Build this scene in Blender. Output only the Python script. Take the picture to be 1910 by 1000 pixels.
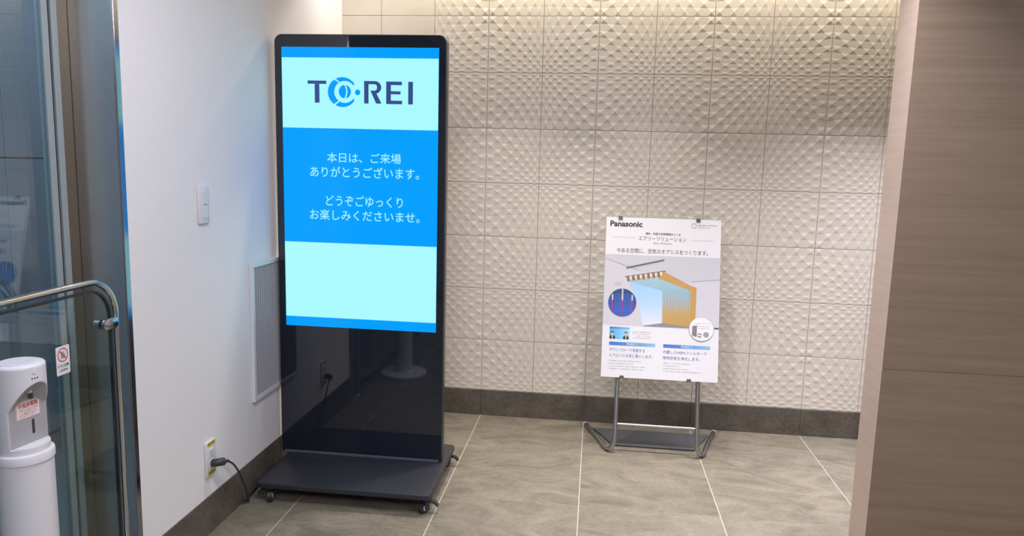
import bpy, bmesh, math, random
from mathutils import Vector, Matrix
random.seed(4)
SC = bpy.context.scene
COL = SC.collection
for o in list(bpy.data.objects):
    bpy.data.objects.remove(o)
R = math.radians
PI = math.pi

# ---------------------------------------------------------------- camera
cam_d = bpy.data.cameras.new('camera')
cam = bpy.data.objects.new('camera', cam_d)
COL.objects.link(cam)
CAM = Vector((0.62622, -4.08048, 1.46701))
yaw, pit, rol = -0.112969, -0.141269, 0.026438
fwd = Vector((math.sin(yaw)*math.cos(pit), math.cos(yaw)*math.cos(pit), math.sin(pit)))
rt = Vector((math.cos(yaw), -math.sin(yaw), 0))
up = rt.cross(fwd)
r2 = rt*math.cos(rol) + up*math.sin(rol)
u2 = up*math.cos(rol) - rt*math.sin(rol)
cam.matrix_world = Matrix(((r2.x, u2.x, -fwd.x, CAM.x), (r2.y, u2.y, -fwd.y, CAM.y), (r2.z, u2.z, -fwd.z, CAM.z), (0, 0, 0, 1)))
cam_d.sensor_width = 36
cam_d.lens = 36*1349.38/1910
cam_d.clip_start = 0.02
SC.camera = cam

# ---------------------------------------------------------------- colour management, world, lamps
SC.view_settings.view_transform = 'Standard'
SC.view_settings.look = 'None'
SC.view_settings.gamma = 1
SC.view_settings.use_curve_mapping = False
SC.view_settings.exposure = 0.0
SC.cycles.use_denoising = True
SC.cycles.max_bounces = 8
SC.cycles.diffuse_bounces = 4
SC.cycles.glossy_bounces = 5
SC.cycles.transparent_max_bounces = 12
SC.cycles.caustics_reflective = False
SC.cycles.caustics_refractive = False
SC.cycles.sample_clamp_indirect = 4

W = bpy.data.worlds.new('world')
SC.world = W
W.use_nodes = True
W.node_tree.nodes['Background'].inputs[0].default_value = (0.5, 0.55, 0.62, 1)
W.node_tree.nodes['Background'].inputs[1].default_value = 0.1

def area(name, loc, rot, sx, sy, power, col, shape='RECTANGLE', spread=180):
    d = bpy.data.lights.new(name, 'AREA')
    d.shape = shape
    d.size = sx
    d.size_y = sy
    d.energy = power
    d.color = col
    d.spread = R(spread)
    o = bpy.data.objects.new(name, d)
    o.location = loc
    o.rotation_euler = rot
    COL.objects.link(o)
    return o

WARM = (1.0, 0.89, 0.71)
NEUT = (1.0, 0.93, 0.86)
COOL = (0.95, 0.925, 1.0)
area('cove_lamp', (1.08, -0.10, 2.70), (R(8), 0, 0), 3.4, 0.05, 25, WARM)
area('downlight_lamp', (-0.68, -0.32, 2.588), (0, 0, 0), 0.05, 0.05, 1, NEUT, 'DISK', 130)
area('downlight_lamp', (0.90, -0.77, 2.588), (0, 0, 0), 0.06, 0.06, 6, NEUT, 'DISK', 84)
area('downlight_lamp', (0.15, -0.77, 2.588), (0, 0, 0), 0.06, 0.06, 7, NEUT, 'DISK', 84)  # extra lamp added to brighten the lower left of the tiled wall
area('slot_lamp', (2.30, -0.77, 2.588), (0, 0, 0), 1.2, 0.04, 27, COOL, 'RECTANGLE', 84)
area('downlight_lamp', (1.30, -1.86, 2.588), (0, 0, 0), 0.07, 0.07, 10, COOL, 'DISK', 90)
area('unseen_room_lamp', (0.25, -2.45, 2.588), (0, 0, 0), 0.6, 0.6, 27, COOL)
area('unseen_room_lamp', (0.5, -4.9, 2.588), (0, 0, 0), 0.6, 0.6, 44, COOL)  # unseen lamp added behind the camera to lift the ambient light
area('unseen_room_lamp', (2.6, -4.2, 2.588), (0, 0, 0), 0.6, 0.6, 50, COOL)  # also unseen, added to brighten the partition face and the bounce
area('corridor_fill_lamp', (-1.5, -2.6, 2.55), (0, 0, 0), 0.6, 3.0, 24, (0.74, 0.88, 1.0))  # unseen lamp added to light the passage behind the door glass

# ---------------------------------------------------------------- materials
def nm(name):
    m = bpy.data.materials.new(name)
    m.use_nodes = True
    nt = m.node_tree
    return m, nt, nt.nodes['Principled BSDF']

def plain(name, col, rough=0.5, metal=0.0, spec=0.5, noise=0.04, scale=40, bump=0.0, bscale=200):
    m, nt, b = nm(name)
    b.inputs['Roughness'].default_value = rough
    b.inputs['Metallic'].default_value = metal
    b.inputs['Specular IOR Level'].default_value = spec
    tc = nt.nodes.new('ShaderNodeTexCoord')
    n = nt.nodes.new('ShaderNodeTexNoise')
    n.inputs['Scale'].default_value = scale
    n.inputs['Detail'].default_value = 4
    nt.links.new(tc.outputs['Object'], n.inputs['Vector'])
    r = nt.nodes.new('ShaderNodeValToRGB')
    r.color_ramp.elements[0].position = 0.3
    r.color_ramp.elements[1].position = 0.7
    r.color_ramp.elements[0].color = tuple(c*(1-noise) for c in col)+(1,)
    r.color_ramp.elements[1].color = tuple(min(1, c*(1+noise)) for c in col)+(1,)
    nt.links.new(n.outputs['Fac'], r.inputs['Fac'])
    nt.links.new(r.outputs['Color'], b.inputs['Base Color'])
    if bump:
        n2 = nt.nodes.new('ShaderNodeTexNoise')
        n2.inputs['Scale'].default_value = bscale
        n2.inputs['Detail'].default_value = 3
        nt.links.new(tc.outputs['Object'], n2.inputs['Vector'])
        bp = nt.nodes.new('ShaderNodeBump')
        bp.inputs['Strength'].default_value = bump
        bp.inputs['Distance'].default_value = 0.002
        nt.links.new(n2.outputs['Fac'], bp.inputs['Height'])
        nt.links.new(bp.outputs['Normal'], b.inputs['Normal'])
    return m

def emit(name, col, strength=1.0):
    m, nt, b = nm(name)
    b.inputs['Base Color'].default_value = (0.002, 0.002, 0.003, 1)
    b.inputs['Roughness'].default_value = 0.15
    b.inputs['Specular IOR Level'].default_value = 0.12
    b.inputs['Emission Color'].default_value = col+(1,)
    b.inputs['Emission Strength'].default_value = strength
    return m

def ramp_mat(name, axis, stops, rough=0.5, emission=False, lo=0.0, hi=1.0):
    """colour print whose hue runs along one local axis (metres lo..hi)"""
    m, nt, b = nm(name)
    tc = nt.nodes.new('ShaderNodeTexCoord')
    sp = nt.nodes.new('ShaderNodeSeparateXYZ')
    nt.links.new(tc.outputs['Object'], sp.inputs[0])
    mr = nt.nodes.new('ShaderNodeMapRange')
    mr.inputs['From Min'].default_value = lo
    mr.inputs['From Max'].default_value = hi
    nt.links.new(sp.outputs[axis], mr.inputs['Value'])
    r = nt.nodes.new('ShaderNodeValToRGB')
    els = r.color_ramp.elements
    while len(els) < len(stops):
        els.new(0.5)
    for e, (p, c) in zip(els, stops):
        e.position = p
        e.color = c+(1,)
    nt.links.new(mr.outputs[0], r.inputs['Fac'])
    b.inputs['Roughness'].default_value = rough
    nt.links.new(r.outputs['Color'], b.inputs['Base Color'])
    return m

def pane(name, tint, rough=0.0, boost=1.0):
    m = bpy.data.materials.new(name)
    m.use_nodes = True
    nt = m.node_tree
    nt.nodes.clear()
    out = nt.nodes.new('ShaderNodeOutputMaterial')
    mix = nt.nodes.new('ShaderNodeMixShader')
    tr = nt.nodes.new('ShaderNodeBsdfTransparent')
    tr.inputs[0].default_value = tint+(1,)
    gl = nt.nodes.new('ShaderNodeBsdfGlossy')
    gl.inputs['Roughness'].default_value = rough
    lw = nt.nodes.new('ShaderNodeLayerWeight')
    pw = nt.nodes.new('ShaderNodeMath')
    pw.operation = 'POWER'
    pw.inputs[1].default_value = 5
    nt.links.new(lw.outputs['Facing'], pw.inputs[0])
    ml = nt.nodes.new('ShaderNodeMath')
    ml.operation = 'MULTIPLY_ADD'
    ml.inputs[1].default_value = 0.96*boost
    ml.inputs[2].default_value = 0.04*boost
    ml.use_clamp = True
    nt.links.new(pw.outputs[0], ml.inputs[0])
    nt.links.new(ml.outputs[0], mix.inputs[0])
    nt.links.new(tr.outputs[0], mix.inputs[1])
    nt.links.new(gl.outputs[0], mix.inputs[2])
    nt.links.new(mix.outputs[0], out.inputs[0])
    return m

def floor_mat():
    m, nt, b = nm('taupe stone tile')
    tc = nt.nodes.new('ShaderNodeTexCoord')
    oi = nt.nodes.new('ShaderNodeObjectInfo')
    add = nt.nodes.new('ShaderNodeVectorMath')
    add.operation = 'ADD'
    sc = nt.nodes.new('ShaderNodeVectorMath')
    sc.operation = 'SCALE'
    sc.inputs['Scale'].default_value = 37
    cmb = nt.nodes.new('ShaderNodeCombineXYZ')
    for k in range(3):
        nt.links.new(oi.outputs['Random'], cmb.inputs[k])
    nt.links.new(cmb.outputs[0], sc.inputs[0])
    nt.links.new(tc.outputs['Object'], add.inputs[0])
    nt.links.new(sc.outputs[0], add.inputs[1])
    mp = nt.nodes.new('ShaderNodeMapping')
    mp.inputs['Rotation'].default_value = (0, 0, R(-14))
    mp.inputs['Scale'].default_value = (2.0, 3.8, 3)
    nt.links.new(add.outputs[0], mp.inputs[0])
    n = nt.nodes.new('ShaderNodeTexNoise')
    n.inputs['Scale'].default_value = 1.6
    n.inputs['Detail'].default_value = 8
    n.inputs['Roughness'].default_value = 0.62
    n.inputs['Distortion'].default_value = 1.6
    nt.links.new(mp.outputs[0], n.inputs['Vector'])
    r = nt.nodes.new('ShaderNodeValToRGB')
    e = r.color_ramp.elements
    e[0].position = 0.30
    e[0].color = (0.126, 0.111, 0.084, 1)
    e[1].position = 0.72
    e[1].color = (0.244, 0.220, 0.172, 1)
    k = e.new(0.5)
    k.color = (0.188, 0.168, 0.131, 1)
    nt.links.new(n.outputs['Fac'], r.inputs['Fac'])
    f = nt.nodes.new('ShaderNodeTexNoise')
    f.inputs['Scale'].default_value = 90
    f.inputs['Detail'].default_value = 5
    f.inputs['Roughness'].default_value = 0.7
    mp2 = nt.nodes.new('ShaderNodeMapping')
    mp2.inputs['Rotation'].default_value = (0, 0, R(-14))
    mp2.inputs['Scale'].default_value = (0.5, 1.3, 1)
    nt.links.new(add.outputs[0], mp2.inputs[0])
    nt.links.new(mp2.outputs[0], f.inputs['Vector'])
    mr = nt.nodes.new('ShaderNodeMapRange')
    mr.inputs['From Min'].default_value = 0.25
    mr.inputs['From Max'].default_value = 0.75
    mr.inputs['To Min'].default_value = 0.74
    mr.inputs['To Max'].default_value = 1.26
    nt.links.new(f.outputs['Fac'], mr.inputs['Value'])
    mu = nt.nodes.new('ShaderNodeVectorMath')
    mu.operation = 'SCALE'
    nt.links.new(r.outputs['Color'], mu.inputs[0])
    nt.links.new(mr.outputs[0], mu.inputs['Scale'])
    nt.links.new(mu.outputs[0], b.inputs['Base Color'])
    b.inputs['Roughness'].default_value = 0.42
    bp = nt.nodes.new('ShaderNodeBump')
    bp.inputs['Strength'].default_value = 0.35
    bp.inputs['Distance'].default_value = 0.002
    nt.links.new(f.outputs['Fac'], bp.inputs['Height'])
    nt.links.new(bp.outputs['Normal'], b.inputs['Normal'])
    return m

def stone_mat(name, lo, hi, scale=70):
    m, nt, b = nm(name)
    tc = nt.nodes.new('ShaderNodeTexCoord')
    n = nt.nodes.new('ShaderNodeTexNoise')
    n.inputs['Scale'].default_value = scale
    n.inputs['Detail'].default_value = 7
    n.inputs['Roughness'].default_value = 0.7
    nt.links.new(tc.outputs['Object'], n.inputs['Vector'])
    n2 = nt.nodes.new('ShaderNodeTexNoise')
    n2.inputs['Scale'].default_value = 9
    n2.inputs['Detail'].default_value = 4
    nt.links.new(tc.outputs['Object'], n2.inputs['Vector'])
    mx = nt.nodes.new('ShaderNodeMath')
    mx.operation = 'MULTIPLY_ADD'
    mx.inputs[1].default_value = 0.6
    nt.links.new(n.outputs['Fac'], mx.inputs[0])
    ms = nt.nodes.new('ShaderNodeMath')
    ms.operation = 'MULTIPLY'
    ms.inputs[1].default_value = 0.4
    nt.links.new(n2.outputs['Fac'], ms.inputs[0])
    nt.links.new(ms.outputs[0], mx.inputs[2])
    r = nt.nodes.new('ShaderNodeValToRGB')
    r.color_ramp.elements[0].position = 0.35
    r.color_ramp.elements[0].color = lo+(1,)
    r.color_ramp.elements[1].position = 0.65
    r.color_ramp.elements[1].color = hi+(1,)
    nt.links.new(mx.outputs[0], r.inputs['Fac'])
    nt.links.new(r.outputs['Color'], b.inputs['Base Color'])
    b.inputs['Roughness'].default_value = 0.6
    return m

def wood_mat(name, lo, hi, rot=(0, 0, 0), scale=(1.1, 1.1, 34)):
    m, nt, b = nm(name)
    tc = nt.nodes.new('ShaderNodeTexCoord')
    mp = nt.nodes.new('ShaderNodeMapping')
    mp.inputs['Scale'].default_value = scale
    mp.inputs['Rotation'].default_value = rot
    nt.links.new(tc.outputs['Object'], mp.inputs[0])
    n = nt.nodes.new('ShaderNodeTexNoise')
    n.inputs['Scale'].default_value = 1.5
    n.inputs['Detail'].default_value = 7
    n.inputs['Roughness'].default_value = 0.62
    n.inputs['Distortion'].default_value = 0.25
    nt.links.new(mp.outputs[0], n.inputs['Vector'])
    r = nt.nodes.new('ShaderNodeValToRGB')
    r.color_ramp.elements[0].position = 0.32
    r.color_ramp.elements[0].color = lo+(1,)
    r.color_ramp.elements[1].position = 0.70
    r.color_ramp.elements[1].color = hi+(1,)
    nt.links.new(n.outputs['Fac'], r.inputs['Fac'])
    nt.links.new(r.outputs['Color'], b.inputs['Base Color'])
    b.inputs['Roughness'].default_value = 0.5
    b.inputs['Specular IOR Level'].default_value = 0.35
    bp = nt.nodes.new('ShaderNodeBump')
    bp.inputs['Strength'].default_value = 0.12
    bp.inputs['Distance'].default_value = 0.001
    nt.links.new(n.outputs['Fac'], bp.inputs['Height'])
    nt.links.new(bp.outputs['Normal'], b.inputs['Normal'])
    return m

M = {}
M['wall'] = plain('white wallpaper', (0.795, 0.785, 0.82), 0.8, spec=0.25, noise=0.012, scale=60, bump=0.12, bscale=380)
M['ceil'] = plain('ceiling paint', (0.82, 0.81, 0.79), 0.85, noise=0.01)
M['tile'] = plain('beige relief tile', (0.720, 0.668, 0.600), 0.36, spec=0.5, noise=0.02, scale=12)
M['mortar'] = plain('tile joint', (0.36, 0.33, 0.28), 0.8)
M['grout'] = plain('floor joint', (0.42, 0.40, 0.355), 0.8)
M['floor'] = floor_mat()
M['base'] = stone_mat('dark stone skirting', (0.060, 0.051, 0.042), (0.150, 0.130, 0.108))
M['wood'] = wood_mat('brown wood laminate', (0.205, 0.145, 0.100), (0.252, 0.184, 0.130))
M['wood_lit_edge'] = wood_mat('wood edge with painted light', (0.49, 0.37, 0.305), (0.55, 0.425, 0.355), rot=(R(-40), 0, 0), scale=(3, 3, 40))  # same laminate, side light painted in as a paler tone
M['dimwall'] = plain('rear wall paint', (0.55, 0.53, 0.52), 0.7)
M['corridor'] = plain('blue grey corridor panel', (0.30, 0.36, 0.43), 0.6)
M['corridor_floor'] = plain('grey corridor floor', (0.27, 0.30, 0.31), 0.5)
M['steel'] = plain('polished steel', (0.56, 0.57, 0.58), 0.13, metal=1, noise=0.02)
M['steel_brushed'] = plain('brushed steel', (0.60, 0.61, 0.63), 0.30, metal=1, noise=0.02)
M['satin'] = plain('satin aluminium', (0.40, 0.47, 0.50), 0.4, metal=0.3, noise=0.02)
M['steel_mirror'] = plain('mirror steel', (0.40, 0.41, 0.45), 0.14, metal=1, noise=0.01)
M['bronze'] = plain('bronze anodised metal', (0.28, 0.235, 0.18), 0.32, metal=0.8, noise=0.03)
M['gasket'] = plain('black rubber', (0.02, 0.02, 0.022), 0.5)
M['glass'] = pane('door glass', (0.78, 0.88, 0.92), boost=2.5)
M['guard_glass'] = pane('guard glass', (0.86, 0.92, 0.915))
M['white_plastic'] = plain('white plastic', (0.70, 0.70, 0.75), 0.32, noise=0.01)
M['grey_plastic'] = plain('grey plastic', (0.36, 0.36, 0.385), 0.4, noise=0.01)
M['dark_plastic'] = plain('dark plastic', (0.035, 0.036, 0.04), 0.4, noise=0.02)
M['black_metal'] = plain('black powder coat', (0.024, 0.026, 0.034), 0.38, noise=0.03)
M['black_glass'] = plain('black glass', (0.010, 0.014, 0.024), 0.03, spec=0.8, noise=0.0)
M['rim'] = plain('grey rim', (0.030, 0.033, 0.042), 0.35, noise=0.02)
M['foot'] = plain('slate grey foot', (0.085, 0.092, 0.125), 0.35, noise=0.02)
M['yellow'] = plain('yellow sticker', (0.66, 0.54, 0.06), 0.5)
M['red'] = plain('red print', (0.60, 0.05, 0.04), 0.5)
M['black_print'] = plain('black print', (0.012, 0.012, 0.014), 0.5)
M['grey_print'] = plain('grey print', (0.07, 0.07, 0.085), 0.5)
M['pale_print'] = plain('pale grey print', (0.30, 0.30, 0.34), 0.5)
M['blue_print'] = plain('blue print', (0.08, 0.11, 0.34), 0.5)
M['paper'] = plain('white poster paper', (0.72, 0.72, 0.77), 0.42, noise=0.008)
M['white_print'] = plain('white print', (0.76, 0.76, 0.79), 0.45, noise=0.004)
M['tube'] = plain('grey steel tube', (0.42, 0.43, 0.46), 0.34, metal=1, noise=0.02)
M['plate'] = plain('charcoal plate', (0.080, 0.084, 0.094), 0.45, noise=0.05)
M['slat'] = plain('grille aluminium', (0.42, 0.42, 0.47), 0.4, noise=0.01)
M['grille_back'] = plain('grille back', (0.05, 0.05, 0.055), 0.7)

# ---------------------------------------------------------------- helpers
def obj(name, bm, mat, parent=None, smooth=False, kind=None):
    me = bpy.data.meshes.new(name)
    bmesh.ops.recalc_face_normals(bm, faces=bm.faces[:])
    bm.to_mesh(me)
    bm.free()
    if smooth:
        me.polygons.foreach_set('use_smooth', [True]*len(me.polygons))
        me.set_sharp_from_angle(angle=R(38))
    me.materials.append(mat)
    o = bpy.data.objects.new(name, me)
    COL.objects.link(o)
    if parent:
        o.parent = parent
    if kind:
        o['kind'] = kind
    return o

def mesh_copy(src, name, parent, loc, mat=None):
    o = src.copy()
    o.name = name
    COL.objects.link(o)
    o.parent = parent
    o.location = loc
    return o

def thing(name, label, cat, loc=(0, 0, 0), rot=(0, 0, 0), group=None):
    o = bpy.data.objects.new(name, None)
    COL.objects.link(o)
    o.location = loc
    o.rotation_euler = rot
    o.empty_display_size = 0.05
    o['label'] = label
    o['category'] = cat
    if group:
        o['group'] = group
    return o

def struct(name, bm, mat, parent=None, smooth=False):
    o = obj(name, bm, mat, parent, smooth)
    if not parent:
        o['kind'] = 'structure'
    return o

def box(bm, x0, x1, y0, y1, z0, z1, bev=0.0, seg=1):
    b = bmesh.new()
    bmesh.ops.create_cube(b, size=1)
    for v in b.verts:
        v.co = Vector(((x0+x1)/2+v.co.x*(x1-x0), (y0+y1)/2+v.co.y*(y1-y0), (z0+z1)/2+v.co.z*(z1-z0)))
    if bev:
        bmesh.ops.bevel(b, geom=b.edges[:], offset=bev, segments=seg, profile=0.5, affect='EDGES')
    merge(bm, b)
    return bm

def merge(bm, b, mat=None):
    vs = {}
    for v in b.verts:
        co = mat @ v.co if mat else v.co
        vs[v] = bm.verts.new(co)
    for f in b.faces:
        try:
            bm.faces.new([vs[v] for v in f.verts])
        except ValueError:
            pass
    b.free()

def B(*a, **k):
    return box(bmesh.new(), *a, **k)

def cyl(bm, p0, p1, r0, r1=None, seg=20, cap=True):
    r1 = r0 if r1 is None else r1
    p0, p1 = Vector(p0), Vector(p1)
    d = (p1-p0).normalized()
    a = d.orthogonal().normalized()
    c = d.cross(a)
    A, Bv = [], []
    for i in range(seg):
        t = 2*PI*i/seg
        e = a*math.cos(t)+c*math.sin(t)
        A.append(bm.verts.new(p0+e*r0))
        Bv.append(bm.verts.new(p1+e*r1))
    for i in range(seg):
        j = (i+1) % seg
        bm.faces.new((A[i], A[j], Bv[j], Bv[i]))
    if cap:
        bm.faces.new(A[::-1])
        bm.faces.new(Bv)
    return bm

def tube(bm, pts, r, seg=12, cap=True):
    pts = [Vector(p) for p in pts]
    rings = []
    ref = None
    for i, p in enumerate(pts):
        t = (pts[min(i+1, len(pts)-1)]-pts[max(i-1, 0)]).normalized()
        if ref is None:
            ref = t.orthogonal().normalized()
        ref = (ref-t*ref.dot(t)).normalized()
        c = t.cross(ref)
        rings.append([bm.verts.new(p+(ref*math.cos(2*PI*k/seg)+c*math.sin(2*PI*k/seg))*r) for k in range(seg)])
    for a, b in zip(rings, rings[1:]):
        for k in range(seg):
            j = (k+1) % seg
            bm.faces.new((a[k], a[j], b[j], b[k]))
    if cap:
        bm.faces.new(rings[0][::-1])
        bm.faces.new(rings[-1])
    return bm

def spline(pts, n=8):
    """Catmull-Rom through pts"""
    P = [Vector(p) for p in pts]
    P = [P[0]*2-P[1]]+P+[P[-1]*2-P[-2]]
    out = []
    for i in range(1, len(P)-2):
        for k in range(n):
            t = k/n
            out.append(0.5*((2*P[i])+(P[i+1]-P[i-1])*t+(2*P[i-1]-5*P[i]+4*P[i+1]-P[i+2])*t*t+(3*P[i]-P[i-1]-3*P[i+1]+P[i+2])*t**3))
    out.append(P[-2])
    return out

def lathe(bm, prof, c=(0, 0), seg=40):
    rings = []
    for r, z in prof:
        rings.append([bm.verts.new((c[0]+r*math.cos(2*PI*k/seg), c[1]+r*math.sin(2*PI*k/seg), z)) for k in range(seg)])
    for a, b in zip(rings, rings[1:]):
        for k in range(seg):
            j = (k+1) % seg
            bm.faces.new((a[k], a[j], b[j], b[k]))
    bm.faces.new(rings[0][::-1])
    bm.faces.new(rings[-1])
    return bm

def rrect(x0, x1, z0, z1, r, n=6):
    """outline of a rounded rectangle; r = one radius or four (bl, br, tr, tl)"""
    rr = r if isinstance(r, (tuple, list)) else (r,)*4
    pts = []
    for (cx, cz, a0), q in zip(((x0, z0, 180), (x1, z0, 270), (x1, z1, 0), (x0, z1, 90)), rr):
        sx = 1 if cx == x0 else -1
        sz = 1 if cz == z0 else -1
        for k in range(n+1):
            a = R(a0+90*k/n)
            pts.append((cx+sx*q+q*math.cos(a), cz+sz*q+q*math.sin(a)))
    return pts

def prism(bm, pts, axis, a0, a1, bev=0.0):
    """extrude a 2-D outline along an axis: axis 'y' takes (x,z); 'z' takes (x,y); 'x' takes (y,z)"""
    def mk(p, h):
        return {'y': (p[0], h, p[1]), 'z': (p[0], p[1], h), 'x': (h, p[0], p[1])}[axis]
    b = bmesh.new()
    A = [b.verts.new(mk(p, a0)) for p in pts]
    C = [b.verts.new(mk(p, a1)) for p in pts]
    n = len(pts)
    b.faces.new(A[::-1])
    b.faces.new(C)
    for i in range(n):
        j = (i+1) % n
        b.faces.new((A[i], A[j], C[j], C[i]))
    if bev:
        bmesh.ops.recalc_face_normals(b, faces=b.faces[:])
        es = [e for e in b.edges if (e.verts[0] in A and e.verts[1] in A) or (e.verts[0] in C and e.verts[1] in C)]
        bmesh.ops.bevel(b, geom=es, offset=bev, segments=2, profile=0.5, affect='EDGES')
    merge(bm, b)
    return bm

# flat print on a sheet: local x to the right, z up, -y towards the reader; (u, v) in mm from the sheet's top-left corner
class Sheet:
    def __init__(self, parent, w, h, x0=None, z1=None):
        self.parent, self.w, self.h = parent, w, h
        self.x0 = -w/2 if x0 is None else x0
        self.z1 = h if z1 is None else z1
    def pt(self, u, v, d):
        return (self.x0+u/1000, -d, self.z1-v/1000)
    def poly(self, bm, pts, d):
        bm.faces.new([bm.verts.new(self.pt(u, v, d)) for u, v in pts])
        return bm
    def rect(self, bm, u0, v0, u1, v1, d):
        return self.poly(bm, ((u0, v0), (u1, v0), (u1, v1), (u0, v1)), d)
    def ring(self, bm, cu, cv, ro, ri, d, a0=0, a1=360, n=48, sq=1.0):
        for k in range(n):
            t0, t1 = R(a0+(a1-a0)*k/n), R(a0+(a1-a0)*(k+1)/n)
            self.poly(bm, [(cu+ro*math.cos(t0)*sq, cv+ro*math.sin(t0)), (cu+ro*math.cos(t1)*sq, cv+ro*math.sin(t1)),
                           (cu+ri*math.cos(t1)*sq, cv+ri*math.sin(t1)), (cu+ri*math.cos(t0)*sq, cv+ri*math.sin(t0))], d)
        return bm
    def disc(self, bm, cu, cv, r, d, n=40):
        return self.poly(bm, [(cu+r*math.cos(2*PI*k/n), cv+r*math.sin(2*PI*k/n)) for k in range(n)], d)
    def text(self, bm, s, u0, v0, u1, v1, d, bold=0.0):
        c = bpy.data.curves.new('t', 'FONT')
        c.body = s
        c.offset = bold
        c.resolution_u = 3
        o = bpy.data.objects.new('t', c)
        COL.objects.link(o)
        dg = bpy.context.evaluated_depsgraph_get()
        dg.update()
        me = bpy.data.meshes.new_from_object(o.evaluated_get(dg))
        xs = [v.co.x for v in me.vertices]
        ys = [v.co.y for v in me.vertices]
        ax, bx, ay, by = min(xs), max(xs), min(ys), max(ys)
        vs = [bm.verts.new(self.pt(u0+(v.co.x-ax)/(bx-ax)*(u1-u0), v1-(v.co.y-ay)/(by-ay)*(v1-v0), d)) for v in me.vertices]
        for p in me.polygons:
            try:
                bm.faces.new([vs[i] for i in p.vertices])
            except ValueError:
                pass
        bpy.data.objects.remove(o)
        bpy.data.curves.remove(c)
        bpy.data.meshes.remove(me)
        return bm
    def scribble(self, bm, u0, v0, u1, h, d, seed):
        """a line of print too small to read"""
        rg = random.Random(seed)
        u = u0
        while u < u1-2:
            w = min(rg.uniform(3, 6.5), u1-u)
            t = rg.uniform(0.25, 0.5)*h
            self.rect(bm, u, v0+rg.uniform(0, 0.5)*h, u+w, v0+rg.uniform(0, 0.5)*h+t, d)
            if rg.random() < 0.7:
                q = u+rg.uniform(0.2, 0.7)*w
                self.rect(bm, q, v0, q+0.9, v0+h, d+0.00004)
            u += w+rg.uniform(0.6, 1.8)
        return bm

NB = bmesh.new

# ================================================================= STRUCTURE
T = 0.303
HB = 0.1532          # skirting height
XL = -0.8336         # face of the left wall
YW = -1.963          # near end of the left wall
ZC = 2.6             # ceiling
XG = -0.985          # sliding door glass

# floor: slab of joint filler, stone tiles laid into it
fl = struct('floor', B(-0.99, 4.3, -6.6, 0.02, -0.06, -0.0012), M['grout'])
FX, FY = 0.606, 0.560
tile_mesh = {}
for i in range(-2, 7):
    for j in range(0, 12):
        x0, x1 = i*FX, (i+1)*FX
        y1, y0 = -j*FY+0.045, -(j+1)*FY+0.045
        x0, x1 = max(x0, -0.985), min(x1, 4.28)
        y1 = min(y1, 0.0)
        if y0 < -6.6:
            continue
        w, h = x1-x0-0.0045, y1-y0-0.0026
        key = (round(w, 3), round(h, 3))
        if key not in tile_mesh:
            o = obj('tile', B(-w/2, w/2, -h/2, h/2, -0.012, 0.0, bev=0.0008), M['floor'], fl)
            tile_mesh[key] = o.data
        else:
            o = bpy.data.objects.new('tile', tile_mesh[key])
            COL.objects.link(o)
            o.parent = fl
        o.location = ((x0+x1)/2, (y0+y1)/2, 0)

# rear wall with relief tiles
wb = struct('wall_back', B(-1.1, 4.3, 0.0035, 0.14, 0, 2.9), M['mortar'])
bk = [0, .050, .110, .185, .270, .362, .468, .582, .705, .845, 1.0]
def warp(u, v):
    k, l = bk[u], bk[v]
    return k+0.06*math.sin(PI*k)*l**2.2, l+0.06*math.sin(PI*l)*k**2.2
def relief(fx, fz):
    """one tile, dense corner at 0,0 and star corner at 1,1 before mirroring; small four sided pyramids in every other cell"""
    bm = NB()
    g = 0.0011
    def P(a, c, h):
        x = a if not fx else 1-a
        z = c if not fz else 1-c
        return bm.verts.new((g+x*(T-2*g), -h, g+z*(T-2*g)))
    V = [[P(*warp(u, v), 0.003) for v in range(11)] for u in range(11)]
    for u in range(10):
        for v in range(10):
            q = (V[u][v], V[u+1][v], V[u+1][v+1], V[u][v+1])
            if (u+v) % 2 == 0:
                cs = [warp(u, v), warp(u+1, v), warp(u+1, v+1), warp(u, v+1)]
                a = sum(p[0] for p in cs)/4
                c = sum(p[1] for p in cs)/4
                s = min(bk[u+1]-bk[u], bk[v+1]-bk[v])*T
                t = P(a, c, 0.003+0.0006+0.064*s)
                for k in range(4):
                    bm.faces.new((q[k], q[(k+1) % 4], t))
            else:
                bm.faces.new(q)
    ring = [V[u][0] for u in range(11)]+[V[10][v] for v in range(1, 11)]+[V[u][10] for u in range(9, -1, -1)]+[V[0][v] for v in range(9, 0, -1)]
    back = [bm.verts.new((p.co.x, 0.003, p.co.z)) for p in ring]
    n = len(ring)
    for k in range(n):
        bm.faces.new((ring[k], ring[(k+1) % n], back[(k+1) % n], back[k]))
    return bm
rel = {}
for i in range(-3, 10):
    for j in range(0, 9):
        x0, z0 = i*T, HB+j*T
        z1 = min(z0+T, 2.76)
        if i >= -1 and j < 8:
            # star joints: even i, and heights HB + odd*T
            fx = (i % 2 == 0)
            fz = (j % 2 == 1)
            if (fx, fz) not in rel:
                o = obj('tile', relief(fx, fz), M['tile'], wb)
                rel[(fx, fz)] = o.data
            else:
                o = bpy.data.objects.new('tile', rel[(fx, fz)])
                COL.objects.link(o)
                o.parent = wb
            o.location = (x0, 0, z0)
        else:
            xa = max(x0, XL-0.01)
            key = (round(x0+T-xa, 3), round(z1-z0, 3))
            if key not in rel:
                o = obj('tile', B(0.0011, x0+T-xa-0.0011, -0.003, 0.003, 0.0011, z1-z0-0.0011, bev=0.0006), M['tile'], wb)
                rel[key] = o.data
            else:
                o = bpy.data.objects.new('tile', rel[key])
                COL.objects.link(o)
                o.parent = wb
            o.location = (xa, 0, z0)

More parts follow.
